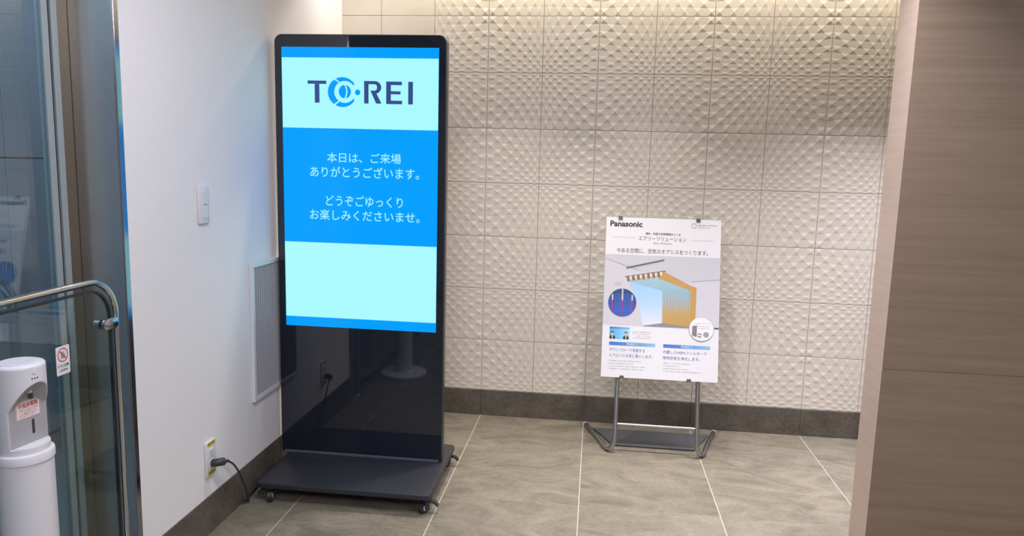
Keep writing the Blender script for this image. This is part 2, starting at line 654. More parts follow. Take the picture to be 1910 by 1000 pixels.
sb = struct('baseboard_back', B(XL, 4.3, -0.001, 0.0034, 0.0, HB-0.001), M['mortar'])
for i in range(-2, 7):
    xa = max(i*FX, XL)
    xb = min((i+1)*FX, 4.28)
    obj('tile', B(xa+0.0006, xb-0.0006, -0.009, -0.0012, 0.0012, HB-0.0012, bev=0.0008), M['base'], sb)

wl = struct('wall_left', B(-0.98, XL, YW, 0.0, 0, 2.9), M['wall'])
sl = struct('baseboard_left', B(XL, XL+0.0015, YW, -0.009, 0.0, HB-0.001), M['mortar'])
ys = [YW, -1.215, -0.609, -0.0095]
for a, b_ in zip(ys, ys[1:]):
    obj('tile', B(XL+0.0016, XL+0.006, a+0.0006, b_-0.0006, 0.0012, HB-0.0008, bev=0.0008), M['base'], sl)

# ceiling with a light trough along the rear wall
ce = struct('ceiling', B(-2.1, 4.3, -6.6, -0.22, ZC, 2.78), M['ceil'])
obj('trough_panel', B(-1.1, 4.3, -0.22, 0.003, 2.76, 2.86), M['ceil'], ce)

# rest of the room behind the viewer
struct('wall_front', B(-2.1, 4.3, -6.75, -6.6, 0, 2.9), M['dimwall'])
struct('wall_right', B(4.3, 4.45, -6.75, 0.14, 0, 2.9), M['dimwall'])
# the passage on the far side of the sliding door
struct('floor_corridor', B(-2.15, -0.99, -6.6, 0.02, -0.06, -0.001), M['corridor_floor'])
wc = struct('wall_corridor', B(-2.15, -2.01, -6.6, 0.14, 0, 2.9), M['gasket'])
for j, (z0, z1) in enumerate(((0.105, 1.436), (1.444, 2.6))):
    for k in range(6):
        obj('panel', B(-2.011, -2.0, -6.6+k*1.1+0.003, -6.6+(k+1)*1.1-0.003, z0, z1, bev=0.001), M['corridor'], wc)
obj('skirting', B(-2.011, -1.992, -6.6, 0.0, 0.0, 0.088), M['steel'], wc)
struct('wall_corridor_end', B(-2.0, -0.98, 0.0, 0.12, 0, 2.9), M['corridor'])

# wood clad partition at the right: two panels on its face, end face coloured paler to carry the light on it
pt = struct('wall_partition', B(1.606, 4.3, -1.594, -1.455, 0, ZC), M['wood'])
obj('panel', B(1.6005, 4.29, -1.60, -1.5935, 0.0, 0.8225, bev=0.0006), M['wood'], pt)
obj('panel', B(1.6005, 4.29, -1.60, -1.5935, 0.8235, ZC-0.002, bev=0.0006), M['wood'], pt)
obj('end_panel', B(1.600, 1.6065, -1.5993, -1.451, 0.0, ZC-0.002), M['wood_lit_edge'], pt)

# steel door frame at the wall end and the sliding glass door
tr = struct('trim_1', B(-0.98, -0.838, -1.99, YW-0.001, 0, ZC), M['steel_brushed'])
obj('edge_strip', B(-0.8385, -0.8325, -1.986, YW-0.0005, 0, ZC, bev=0.0008), M['steel_mirror'], tr)
dr = struct('door_1', B(-0.995, -0.978, -2.035, -1.992, 0, ZC), M['bronze'])
obj('stile', B(-0.998, -0.976, -2.062, -2.037, 0.01, ZC), M['satin'], dr)
obj('seal', B(-0.995, -0.981, -2.072, -2.064, 0.01, ZC), M['gasket'], dr)
obj('stile', B(-0.998, -0.976, -2.098, -2.074, 0.01, ZC), M['satin'], dr)
obj('pane', B(-0.990, -0.980, -6.55, -2.099, 0.01, ZC), M['glass'], dr)

# ================================================================= DIGITAL SIGN
KX, KY, KZ = -0.421, -0.940, 0.0
ki = thing('digital_sign', 'tall black floor standing display with a lit blue welcome screen on a wheeled base', 'display', (KX, KY, 0))
W2 = 0.387
o = obj('housing', prism(NB(), rrect(-W2, W2, 0.0905, 2.010, (0.018, 0.018, 0.034, 0.034), 8), 'y', 0.0, 0.046, bev=0.003), M['rim'], ki, True)
obj('front_glass', prism(NB(), rrect(-W2+0.004, W2-0.004, 0.094, 2.006, (0.015, 0.015, 0.031, 0.031), 8), 'y', -0.0025, 0.0005), M['black_glass'], ki)
SW, SH = 0.705, 1.247
scr = obj('screen', B(-0.3525, 0.3525, -0.0034, -0.0026, 0.708, 1.955), emit('screen blue', (0.0, 0.35, 1.0), 1.0), ki)
scr['label'] = 'lit blue and pale cyan screen with a Japanese greeting'
sh = Sheet(scr, SW, SH, -0.3525, 1.955)
M['s_cyan'] = emit('screen pale cyan', (0.40, 0.955, 1.0), 1.0)
M['s_text'] = emit('screen text cyan', (0.36, 0.90, 1.0), 1.0)
M['s_navy'] = emit('screen navy', (0.040, 0.075, 0.270), 1.0)
M['s_logo'] = emit('screen logo blue', (0.0, 0.34, 1.0), 1.0)
D = 0.0038
obj('banner', sh.rect(NB(), 0.5, 45, 704.5, 348, D), M['s_cyan'], scr)
obj('banner', sh.rect(NB(), 0.5, 857.5, 704.5, 1203, D), M['s_cyan'], scr)
for k, (s, q) in enumerate((('本日は、ご来場', (203, 453, 540, 497)), ('ありがとうございます。', (124, 514, 622, 562)),
                            ('どうぞごゆっくり', (196, 642, 549, 690)), ('お楽しみくださいませ。', (121, 707, 626, 754)))):
    obj('lettering', sh.text(NB(), s, *q, D, bold=0.007), M['s_text'], scr)
# wordmark: T, ring emblem, dot, R, E, I
D2 = 0.0042
bm = NB()
sh.rect(bm, 118, 143, 203, 157, D2)
sh.rect(bm, 150, 157.2, 171.5, 238, D2)
obj('letter', bm, M['s_navy'], scr)
bm = NB()
sh.rect(bm, 374, 142, 394, 238, D2)
def rbowl(n=14):
    out = []
    for k in range(n):
        t0, t1 = R(-90+180*k/n), R(-90+180*(k+1)/n)
        f = lambda r, t: (422+r[0]*math.cos(t), 169+r[1]*math.sin(t))
        out.append([f((29, 27), t0), f((29, 27), t1), f((10, 13.5), t1), f((10, 13.5), t0)])
    return out
for q in rbowl():
    sh.poly(bm, q, D2)
sh.rect(bm, 394, 142, 422, 155.5, D2)
sh.poly(bm, ((402, 182.5), (422, 182.5), (430, 195), (452, 237.5), (428, 237.5)), D2)
obj('letter', bm, M['s_navy'], scr)
bm = NB()
sh.rect(bm, 473, 143, 494, 239, D2)
sh.rect(bm, 494, 143, 543, 158, D2)
sh.rect(bm, 494, 184, 537, 197, D2)
sh.rect(bm, 494, 224, 544, 239, D2)
obj('letter', bm, M['s_navy'], scr)
obj('letter', sh.rect(NB(), 571, 143, 592, 239, D2), M['s_navy'], scr)
# crescent between an outer ring and an inner ring whose centre lies further right, cut by two pale strokes
def cres(a0, a1, n=26):
    bm = NB()
    for k in range(n):
        q = []
        for t in (R(a0+(a1-a0)*k/n), R(a0+(a1-a0)*(k+1)/n)):
            q.append(((276+66*math.cos(t), 191+64*math.sin(t)), (287+48*math.cos(t), 190+47*math.sin(t))))
        if math.hypot(q[0][0][0]-q[0][1][0], q[0][0][1]-q[0][1][1]) < 1.0:
            continue
        sh.poly(bm, (q[0][0], q[1][0], q[1][1], q[0][1]), D2)
    obj('emblem_piece', bm, M['s_logo'], scr)
cres(126, 236)
cres(243, 325)
cres(35, 119)
for sgn in (-1, 1):
    pts = []
    n = 20
    if sgn < 0:
        for k in range(n+1):
            t = R(100+160*k/n)
            pts.append((287+27.5*math.cos(t), 189+29*math.sin(t)))
        for k in range(9):
            f = -1+2*k/8
            pts.append((288.5-3.5+8*(1-f*f)-3*0, 189+28*f))
    else:
        for k in range(n+1):
            t = R(-80+160*k/n)
            pts.append((287+27.5*math.cos(t), 189+29*math.sin(t)))
        for k in range(9):
            f = 1-2*k/8
            pts.append((292.0-1+8*(1-f*f), 189+28.5*f))
    obj('emblem_piece', sh.poly(NB(), pts, D2), M['s_logo'], scr)
obj('emblem_dot', sh.disc(NB(), 345, 191, 12, D2), M['s_logo'], scr)
obj('status_light', cyl(NB(), (0.338, -0.0026, 0.668), (0.338, -0.0036, 0.668), 0.003, seg=10), M['rim'], ki)
# foot, base plate, casters
obj('foot_strip', B(-0.372, 0.372, -0.006, 0.050, 0.0905, 0.104, bev=0.002), M['foot'], ki)
obj('base_plate', prism(NB(), rrect(-0.354, 0.406, -0.343, 0.228, 0.022, 6), 'z', 0.068, 0.0905, bev=0.003), M['black_metal'], ki, True)
for cx, cy, ang in ((-0.302, -0.308, 20), (0.384, -0.302, -30), (0.378, 0.180, -25), (-0.302, 0.180, 10)):
    ca, sa = math.cos(R(ang)), math.sin(R(ang))
    def L(x, y, z, cx=cx, cy=cy, ca=ca, sa=sa):
        return (cx+x*ca-y*sa, cy+x*sa+y*ca, z)
    c = obj('caster', cyl(cyl(NB(), L(0, 0, 0.060), L(0, 0, 0.069), 0.026, seg=18), L(0, 0, 0.050), L(0, 0, 0.061), 0.018, 0.024, seg=18), M['black_metal'], ki, True)
    w = cyl(NB(), L(-0.010, -0.012, 0.0255), L(0.010, -0.012, 0.0255), 0.0255, seg=24)
    obj('wheel', w, M['gasket'], c, True)
    for s in (-1, 1):
        obj('hub', cyl(NB(), L(0.0101*s, -0.012, 0.0255), L(0.0118*s, -0.012, 0.0255), 0.0125, seg=18), M['white_plastic'], c, True)
        obj('hub_cap', cyl(NB(), L(0.0119*s, -0.012, 0.0255), L(0.0135*s, -0.012, 0.0255), 0.006, seg=12), M['black_metal'], c, True)
        f = NB()
        pts = [L(0.0150*s, 0.012, 0.054), L(0.0150*s, -0.022, 0.052), L(0.0150*s, -0.020, 0.020), L(0.0150*s, -0.006, 0.018)]
        q = [L(0.0180*s, 0.012, 0.054), L(0.0180*s, -0.022, 0.052), L(0.0180*s, -0.020, 0.020), L(0.0180*s, -0.006, 0.018)]
        A_ = [f.verts.new(p) for p in pts]
        B_ = [f.verts.new(p) for p in q]
        f.faces.new(A_)
        f.faces.new(B_)
        for k in range(4):
            f.faces.new((A_[k], A_[(k+1) % 4], B_[(k+1) % 4], B_[k]))
        obj('fork', f, M['black_metal'], c)
    lv = NB()
    for w_ in (-0.012, ):
        prof = [(0.010, 0.056), (0.040, 0.052), (0.056, 0.034), (0.051, 0.030), (0.036, 0.044), (0.010, 0.049)]
        A_ = [lv.verts.new(L(-0.011, y-0.0, z)) for y, z in prof]
        B_ = [lv.verts.new(L(0.011, y-0.0, z)) for y, z in prof]
        lv.faces.new(A_)
        lv.faces.new(B_)
        for k in range(6):
            lv.faces.new((A_[k], A_[(k+1) % 6], B_[(k+1) % 6], B_[k]))
    # the brake lever points away from the base
    lo = obj('brake_lever', lv, M['black_metal'], c)
    dirx = 1 if cx > 0 else -1
    lo.matrix_local = Matrix.Translation((cx, cy, 0)) @ Matrix.Rotation(R(-90*dirx-ang), 4, 'Z') @ Matrix.Translation((0, 0, 0)) @ Matrix.Translation((-cx, -cy, 0))

# ================================================================= POWER CORD
pc = thing('power_cord', 'black power cord plugged into the wall outlet and trailing to the display base', 'cord', (-0.81, -1.5, 0))
def loc(ps, o=(-0.81, -1.5, 0)):
    return [Vector(p)-Vector(o) for p in ps]
YO = -1.537
ZO = 0.283
pl = NB()
tube(pl, loc(spline([(-0.8195, YO, ZO), (-0.806, YO, ZO+0.002), (-0.794, YO+0.006, ZO+0.003), (-0.786, YO+0.022, ZO)], 4)), 0.0155, 12)
obj('plug', pl, M['dark_plastic'], pc, True)
obj('strain_relief', cyl(NB(), *loc([(-0.787, YO+0.018, ZO+0.001), (-0.781, YO+0.048, ZO-0.008)]), 0.0085, 0.0055, seg=12), M['dark_plastic'], pc, True)
path = spline([(-0.782, YO+0.044, ZO-0.007), (-0.777, -1.455, 0.245), (-0.776, -1.410, 0.185), (-0.784, -1.352, 0.100), (-0.796, -1.308, 0.032), (-0.803, -1.288, 0.009),
               (-0.812, -1.272, 0.005), (-0.819, -1.277, 0.006), (-0.820, -1.298, 0.012), (-0.813, -1.308, 0.018), (-0.809, -1.290, 0.022), (-0.814, -1.262, 0.022), (-0.816, -1.235, 0.024), (-0.8155, -1.200, 0.030), (-0.8155, -1.165, 0.034)], 8)
obj('cable', tube(NB(), loc(path), 0.0039, 10), M['dark_plastic'], pc, True)

# ================================================================= LEFT WALL FITTINGS
X0 = XL+0.0002
sw = thing('light_switch', 'white rocker light switch on the left wall above the outlet', 'switch', (XL, -1.528, 1.29))
obj('plate', B(0.0003, 0.011, -0.034, 0.034, -0.069, 0.069, bev=0.003, seg=2), M['white_plastic'], sw, True)
obj('rocker', B(0.0105, 0.0145, -0.017, 0.019, 0.001, 0.049, bev=0.001), M['white_plastic'], sw)
obj('rocker', B(0.0105, 0.0135, -0.017, 0.019, -0.049, -0.001, bev=0.001), M['white_plastic'], sw)
obj('indicator', B(0.0145, 0.0150, -0.006, 0.008, 0.002, 0.005), M['grey_plastic'], sw)

ot = thing('wall_outlet', 'white double outlet with yellow stickers low on the left wall', 'outlet', (XL, YO, 0.304))
obj('plate', B(0.0003, 0.009, -0.0355, 0.0355, -0.069, 0.069, bev=0.0025, seg=2), M['white_plastic'], ot, True)
for zc in (0.021, -0.021):
    so = obj('socket', B(0.0085, 0.0115, -0.015, 0.015, zc-0.018, zc+0.018, bev=0.0015), M['white_plastic'], ot)
    for yy in (-0.0064, 0.0064):
        obj('slot', B(0.0112, 0.0117, yy-0.0011, yy+0.0011, zc-0.004, zc+0.006), M['dark_plastic'], so)
    obj('earth_hole', cyl(NB(), (0.0112, 0, zc-0.011), (0.0117, 0, zc-0.011), 0.0026, seg=10), M['dark_plastic'], so)
for z0, z1 in ((0.050, 0.0665), (-0.0665, -0.048)):
    st = obj('sticker', B(0.0088, 0.0094, -0.026, 0.030, z0, z1), M['yellow'], ot)
    bm = NB()
    for k in range(5):
        y = -0.021+k*0.0095
        box(bm, 0.0094, 0.0096, y, y+0.006, z0+0.005, z1-0.0045)
    obj('print', bm, M['grey_print'], st, kind='stuff')

gr = thing('air_grille', 'white framed air grille with vertical slats on the left wall behind the display', 'grille', (XL, -0.86, 0.713))
gy0, gy1, gz = -0.313, 0.313, 0.306
for q in ((gy0, gy1, gz-0.019, gz), (gy0, gy1, -gz, -gz+0.019), (gy0, gy0+0.019, -gz+0.019, gz-0.019), (gy1-0.019, gy1, -gz+0.019, gz-0.019)):
    obj('frame_bar', B(0.0003, 0.014, *q, bev=0.0012), M['white_plastic'], gr)
obj('backing', B(0.0002, 0.0012, gy0+0.01, gy1-0.01, -gz+0.01, gz-0.01), M['grille_back'], gr)
n = 30
sm = None
for k in range(n):
    y = gy0+0.019+(gy1-gy0-0.038)*(k+0.5)/n
    if sm is None:
        b = NB()
        box(b, 0.0014, 0.0122, -0.0032, 0.0032, -gz+0.019, gz-0.019, bev=0.0008)
        so = obj('slat', b, M['slat'], gr)
        sm = so.data
    else:
        so = bpy.data.objects.new('slat', sm)
        COL.objects.link(so)
        so.parent = gr
    so.location = (0, y, 0)

# ================================================================= GUARD RAIL WITH GLASS
GX = -0.815
gd = thing('door_guard', 'waist high clear glass guard in a steel tube frame before the sliding door', 'guard rail', (GX, -2.9, 0))
def gl(y, z, x=0.0):
    return (x, y+2.9, z)
rad = 0.105
pts = [gl(-3.75, 0.0), gl(-3.75, 0.9)]
pts += [gl(-3.75+rad-rad*math.cos(R(a)), 1.098-rad+rad*math.sin(R(a))) for a in range(0, 91, 10)]
pts += [gl(-2.072-rad+rad*math.sin(R(a)), 1.098-rad+rad*math.cos(R(a))) for a in range(0, 91, 9)]
pts += [gl(-2.072, 0.5), gl(-2.072, 0.0)]
obj('tube_frame', tube(NB(), pts, 0.0098, 14), M['steel'], gd, True)
for yy in (-3.75, -2.072):
    obj('floor_flange', lathe(NB(), [(0.034, 0.0), (0.034, 0.004), (0.016, 0.008), (0.012, 0.012)], (0, yy+2.9), 24), M['steel'], gd, True)
gp = rrect(-3.715+2.9, -2.100+2.9, 0.06, 1.070, (0.02, 0.02, 0.085, 0.085), 8)
obj('glass_pane', prism(NB(), gp, 'x', -0.004, 0.004), M['guard_glass'], gd)
gi = rrect(-3.722+2.9, -2.0935+2.9, 0.053, 1.0765, (0.02, 0.02, 0.09, 0.09), 8)
bm = NB()
for side in (-0.005, 0.005):
    pass
n = len(gp)
va = [[bm.verts.new((x, p[0], p[1])) for p in q] for x in (-0.005, 0.005) for q in (gp, gi)]
for k in range(n):
    j = (k+1) % n
    bm.faces.new((va[0][k], va[0][j], va[1][j], va[1][k]))
    bm.faces.new((va[2][k], va[2][j], va[3][j], va[3][k]))
    bm.faces.new((va[0][k], va[0][j], va[2][j], va[2][k]))
    bm.faces.new((va[1][k], va[1][j], va[3][j], va[3][k]))
obj('edge_gasket', bm, M['gasket'], gd)
for yc, s, zc in ((-2.125, 1, 0.966), (-2.125, 1, 0.25), (-3.690, -1, 0.966), (-3.690, -1, 0.25)):
    y0, y1 = sorted((yc-0.020*s, yc+0.046*s))
    cl = obj('glass_clamp', prism(NB(), [(y+2.9, z) for y, z in rrect(y0, y1, zc-0.017, zc+0.017, 0.0155, 6)], 'x', 0.0042, 0.0165, bev=0.0015), M['steel_mirror'], gd, True)
    obj('bolt', cyl(NB(), gl(yc-0.003*s, zc, 0.0166), gl(yc-0.003*s, zc, 0.0186), 0.006, seg=14), M['steel'], cl, True)
    obj('back_knob', cyl(NB(), gl(yc-0.003*s, zc, -0.022), gl(yc-0.003*s, zc, -0.0042), 0.014, seg=20), M['steel'], cl, True)

# sticker on the guard glass: prohibition sign over two lines
st = thing('caution_sticker', 'small white door caution sticker with a red no touching sign on the guard glass', 'sticker', (GX+0.0042, -2.3025, 0.864), (0, 0, R(90)))
obj('sheet', prism(NB(), rrect(-0.0255, 0.0255, 0.0, 0.080, 0.004, 4), 'y', -0.0006, 0.0), M['white_print'], st)
ss = Sheet(st, 0.051, 0.080)
bm = NB()
ss.ring(bm, 25.5, 25, 19.5, 16.5, 0.0009)
ss.poly(bm, ((12.6, 14.3), (14.8, 12.1), (38.4, 35.7), (36.2, 37.9)), 0.0010)
obj('prohibition_sign', bm, M['red'], st)
bm = NB()
for k in range(4):
    u = 18.2+k*3.4
    ss.rect(bm, u, 14.5+abs(k-1.4)*1.2, u+2.5, 27, 0.0008)
ss.rect(bm, 18.2, 25, 31.9, 35, 0.00082)
ss.poly(bm, ((31, 28), (35, 23.5), (36.5, 25), (31.9, 33)), 0.00084)
obj('hand_symbol', bm, M['pale_print'], st)
obj('lettering', ss.text(NB(), 'ドアに注意', 5, 50.5, 46, 59.5, 0.0009, bold=0.02), M['black_print'], st)
obj('lettering', ss.text(NB(), 'CAUTION', 11, 64.5, 40, 71, 0.0009, bold=0.015), M['black_print'], st)

# ================================================================= HAND SANITISER STAND
SX, SY = -0.665, -2.62
FACE = R(-8)
sa_ = thing('sanitiser_dispenser', 'white column hand sanitiser dispenser standing before the glass guard', 'dispenser', (SX, SY, 0), (0, 0, FACE))
obj('base', lathe(NB(), [(0.158, 0.0), (0.160, 0.004), (0.158, 0.012), (0.140, 0.018), (0.066, 0.022), (0.060, 0.030)], seg=56), M['white_plastic'], sa_, True)
obj('column', lathe(NB(), [(0.0575, 0.022), (0.0575, 0.7635)], seg=48), M['white_plastic'], sa_, True)
obj('collar', lathe(NB(), [(0.0580, 0.764), (0.0605, 0.766), (0.0605, 0.783), (0.0590, 0.786), (0.0535, 0.788)], seg=48), M['white_plastic'], sa_, True)
# head: cylinder with a scooped opening that faces +x
RH = 0.0525
NT, NZ = 150, 110
ZB, ZT = 0.788, 0.994
def opening(th, z):
    """depth plane of the opening at angle th (from the facing direction) and height z, or None"""
    a = math.degrees(th)
    if abs(a) > 80:
        return None
    top = 0.952-0.026*(abs(a)/66)**2
    if z > top or z < 0.802:
        return None
    k = min(1.0, (top-z)/0.034)
    return 0.018+(RH-0.018)*(1-k)
verts, body, inset = {}, NB(), NB()
def hp(i, j):
    th = -PI+2*PI*i/NT
    z = ZB+(ZT-ZB)*j/NZ
    rr = RH
    if z > ZT-0.008:
        rr = RH-0.008+math.sqrt(max(0, 0.008**2-(z-(ZT-0.008))**2))
    d = opening(th, z)
    if d is not None:
        q = d/math.cos(th)
        return Vector((min(rr, q)*math.cos(th), min(rr, q)*math.sin(th), z)), q < rr-0.0004
    return Vector((rr*math.cos(th), rr*math.sin(th), z)), False
cb, ci = {}, {}
def gv(bm, cache, i, j):
    i %= NT
    if (i, j) not in cache:
        cache[(i, j)] = bm.verts.new(hp(i, j)[0])
    return cache[(i, j)]
for i in range(NT):
    for j in range(NZ):
        cells = ((i, j), (i+1, j), (i+1, j+1), (i, j+1))
        ins = sum(hp(a % NT, b)[1] for a, b in cells)
        if ins >= 3:
            inset.faces.new([gv(inset, ci, *c) for c in cells])
        else:
            body.faces.new([gv(body, cb, *c) for c in cells])
body.faces.new([gv(body, cb, i, NZ) for i in range(NT)])
body.faces.new([gv(body, cb, i, 0) for i in range(NT)][::-1])
hd = obj('head', body, M['white_plastic'], sa_, True)
ip = obj('recess_panel', inset, M['grey_plastic'], sa_, True)
obj('top_lid', lathe(NB(), [(0.040, 0.9938), (0.040, 0.9955), (0.036, 0.9962), (0.030, 0.9958)], seg=40), M['white_plastic'], sa_, True)
obj('nozzle', cyl(NB(), (0.021, 0, 0.940), (0.028, 0, 0.920), 0.0065, 0.0045, seg=16), M['white_plastic'], sa_, True)
obj('nozzle_tip', cyl(NB(), (0.0275, 0, 0.924), (0.0295, 0, 0.911), 0.0048, 0.0040, seg=14), M['dark_plastic'], sa_, True)
obj('level_window', prism(NB(), [(y, z) for y, z in rrect(0.008, 0.0138, 0.823, 0.858, 0.0027, 4)], 'x', 0.0182, 0.0190), M['dark_plastic'], sa_)
obj('drip_tray', prism(NB(), [(0.0515*math.cos(R(a)), 0.0515*math.sin(R(a))) for a in range(-66, 67, 6)], 'z', 0.8005, 0.8040, bev=0.0008), M['white_plastic'], sa_, True)
obj('button', cyl(NB(), (0.0503, -0.006, 0.977), (0.0530, -0.0063, 0.977), 0.0052, seg=20), M['white_plastic'], sa_, True)
for k in range(3):
    a = R(-14+6.5*k)
    obj('indicator', cyl(NB(), (0.0515*math.cos(a), 0.0515*math.sin(a), 0.963), (0.0530*math.cos(a), 0.0530*math.sin(a), 0.963), 0.0017, seg=10), M['dark_plastic'], sa_)
lb = obj('warning_label', B(0.0182, 0.0187, -0.031, 0.031, 0.864, 0.907), M['white_print'], sa_)
class SheetX(Sheet):
    """a sheet that faces +x (u runs along +y)"""
    def pt(self, u, v, d):
        return (d, self.x0+u/1000, self.z1-v/1000)
sx = SheetX(lb, 0.062, 0.043, -0.031, 0.907)
bm = NB()
d = 0.0189
for q in ((1, 1, 61, 2), (1, 41, 61, 42), (1, 2, 2, 41), (60, 2, 61, 41)):
    sx.rect(bm, *q, d)
obj('border', bm, M['red'], lb)
obj('lettering', sx.text(NB(), '手指消毒器', 6, 5, 56, 17, d, bold=0.02), M['red'], lb)
bm = NB()
for k in range(4):
    sx.scribble(bm, 7, 20.5+k*5.0, 55-6*(k % 2), 2.8, d, 90+k)
obj('small_print', bm, M['red'], lb, kind='stuff')

# ================================================================= SIGN STAND AND POSTER
ES = thing('sign_stand', 'grey steel tube sign stand with a flat charcoal base plate before the tiled wall', 'sign stand', (0.975, -0.40, 0))
EO = Vector((0.975, -0.40, 0))
def e(*p):
    return Vector(p)-EO
tilt = math.atan2(0.20, 0.815)
def post_pt(x, z):
    """axis of a post at height z: 17 mm behind the poster's back"""
    y = -0.40+0.030+(z-0.392)*math.tan(tilt)
    return (x, y, z)
rt_ = 0.0118
for s, xt, xf, xr in ((-1, 0.776, 0.740, 0.622), (1, 1.187, 1.220, 1.334)):
    P = [post_pt(xt, 1.19), post_pt(xt, 0.8), post_pt(xt, 0.40), post_pt(xt+0.002*s, 0.17)]
    p3 = post_pt(xt, 0.10)
    q = spline([P[-1], (xt+0.003*s, p3[1]-0.004, 0.095), (xt+0.010*s, p3[1]-0.012, 0.047), (xf-0.006*s, -0.440, 0.019), (xf+0.016*s, -0.405, 0.0125), (xf+(xr-xf)*0.4, -0.405+0.32*0.33, 0.0125), (xr, -0.085, 0.0125)], 6)
    obj('leg_tube', tube(NB(), [e(*p) for p in P[:-1]]+[e(*p) for p in q], rt_, 14), M['tube'], ES, True)
    a, b_ = Vector((xf+(xr-xf)*0.99, -0.088, 0.0125)), Vector((xr, -0.085, 0.0125))
    dr_ = Vector((xr-xf, 0.32, 0)).normalized()
    obj('end_cap', cyl(NB(), e(*b_), e(*(b_+dr_*0.010)), 0.0118, seg=16), M['white_plastic'], ES, True)
    obj('foot_pad', cyl(NB(), e(xf+0.004*s, -0.428, 0.0), e(xf+0.004*s, -0.428, 0.008), 0.008, seg=14), M['gasket'], ES, True)
ca_, cb_ = post_pt(0.776, 0.150), post_pt(1.187, 0.150)
obj('crossbar', cyl(NB(), e(*ca_), e(*cb_), 0.0075, seg=14), M['tube'], ES, True)
obj('crossbar', cyl(NB(), e(*post_pt(0.776, 0.95)), e(*post_pt(1.187, 0.95)), 0.0075, seg=14), M['tube'], ES, True)
bp_ = [(0.768, -0.357), (1.194, -0.357), (1.298, -0.128), (0.662, -0.128)]
obj('base_plate', prism(NB(), [(x-EO.x, y-EO.y) for x, y in bp_], 'z', 0.004, 0.011, bev=0.001), M['plate'], ES)

PW, PH = 0.594, 0.841
pb = obj('poster_board', B(-PW/2, PW/2, 0.0, 0.005, 0.0, PH), M['paper'])
pb['label'] = 'white poster board with a curtained room picture, clipped on the steel sign stand'
pb['category'] = 'poster'
pb.location = (0.985, -0.402, 0.392)
pb.rotation_euler = (-tilt, 0, R(0.6))
BY = Vector((0, 1, 0))
tm = Matrix.Translation(pb.location) @ pb.rotation_euler.to_matrix().to_4x4()
def clamp(u, v, top):
    """spring clip gripping the edge of the board"""
    x, z = -PW/2+u/1000, PH-v/1000
    b = NB()
    sg = 1 if top else -1
    box(b, x-0.011, x+0.011, -0.0045, -0.0015, z-0.013*sg if top else z-0.004, z+0.004 if top else z+0.011, bev=0.0008)
    box(b, x-0.011, x+0.011, -0.0045, 0.022, z+0.0015 if top else z-0.0055, z+0.0055 if top else z-0.0015, bev=0.0008)
    box(b, x-0.008, x+0.008, 0.0065, 0.022, z-0.020 if top else z-0.004, z+0.0015 if top else z+0.02, bev=0.0008)
    for w in b.verts:
        w.co = (tm @ w.co)-EO
    return b
for u, v, t in ((73, 0, True), (477, 0, True), (107, 841, False), (449, 841, False)):
    obj('clip', clamp(u, v, t), M['steel'] if t else M['plate'], ES)

S = Sheet(pb, PW, PH)
def ink(name, bm, mat):
    return obj(name, bm, M[mat] if isinstance(mat, str) else mat, pb)
d1, d2, d3, d4, d5 = 0.0003, 0.0006, 0.0009, 0.0012, 0.0015
bm = NB()
S.text(bm, 'Panasonic', 20, 19, 189, 50, d1, bold=0.035)
ink('lettering', bm, 'black_print')
ink('corner_mark', S.ring(NB(), 456, 33.5, 14, 10.5, d1, n=8), 'pale_print')
bm = NB()
S.scribble(bm, 477, 26, 572, 9, d1, 3)
S.scribble(bm, 477, 40, 540, 5.5, d1, 4)
ink('small_print', bm, 'pale_print')['kind'] = 'stuff'
for s_, q, w in (('清潔・快適な空気環境をつくる', (206, 76, 387, 90), 0.02), ('エアリーソリューション', (171, 98, 418, 120), 0.004),
                 ('Airy Solution', (247, 128, 344, 140), 0.0), ('今ある空間に、空気のオアシスをつくります。', (58, 163, 530, 189), 0.006)):
    ink('lettering', S.text(NB(), s_, *q, d1, bold=w), 'grey_print')
ink('rule_line', S.rect(NB(), 37, 106, 158, 107.2, d1), 'pale_print')
ink('rule_line', S.rect(NB(), 440, 110, 557, 111.2, d1), 'pale_print')
# picture of a room with a curtained corner
pale = plain('pale room print', (0.53, 0.53, 0.60), 0.45, noise=0.01)
pale2 = plain('pale wall print', (0.57, 0.565, 0.635), 0.45, noise=0.01)
ink('room_picture', S.rect(NB(), 1, 199, 593, 570, d1), pale2)
bm = NB()
S.poly(bm, ((1, 199), (593, 199), (593, 312), (445, 330), (178, 279), (114, 258), (1, 222)), d2)
ink('picture_ceiling', bm, pale)
for q in (((1, 221), (114, 257), (178, 278), (178, 280), (114, 259), (1, 223)), ((593, 311), (445, 328), (445, 330), (593, 313))):
    ink('picture_edge', S.poly(NB(), q, d3), 'pale_print')
gb = ramp_mat('sky blue glass print', 2, [(0.0, (0.66, 0.70, 0.80)), (0.45, (0.42, 0.60, 0.86)), (1.0, (0.30, 0.55, 0.88))], 0.45, lo=0.28, hi=0.52)
ink('picture_window', S.poly(NB(), ((127, 337), (302, 380), (302, 551), (216, 567), (150, 540), (127, 440)), d2), pale2)
ink('picture_window', S.poly(NB(), ((127, 337), (302, 380), (302, 551), (205, 566), (186, 470)), d3), gb)
ink('picture_floor', S.poly(NB(), ((215, 567), (305, 550), (461, 564), (461, 570), (205, 570)), d3), plain('grey floor print', (0.24, 0.24, 0.27), 0.5))
ct = ramp_mat('blue to tan curtain print', 2, [(0.0, (0.50, 0.30, 0.10)), (0.27, (0.50, 0.33, 0.13)), (0.5, (0.36, 0.40, 0.40)), (0.75, (0.28, 0.46, 0.56)), (1.0, (0.33, 0.50, 0.58))], 0.45, lo=0.275, hi=0.52)
ink('picture_curtain', S.poly(NB(), ((302, 380), (307, 550), (448, 565), (446, 368), (281, 316), (127, 337)), d4), ct)
bm = NB()
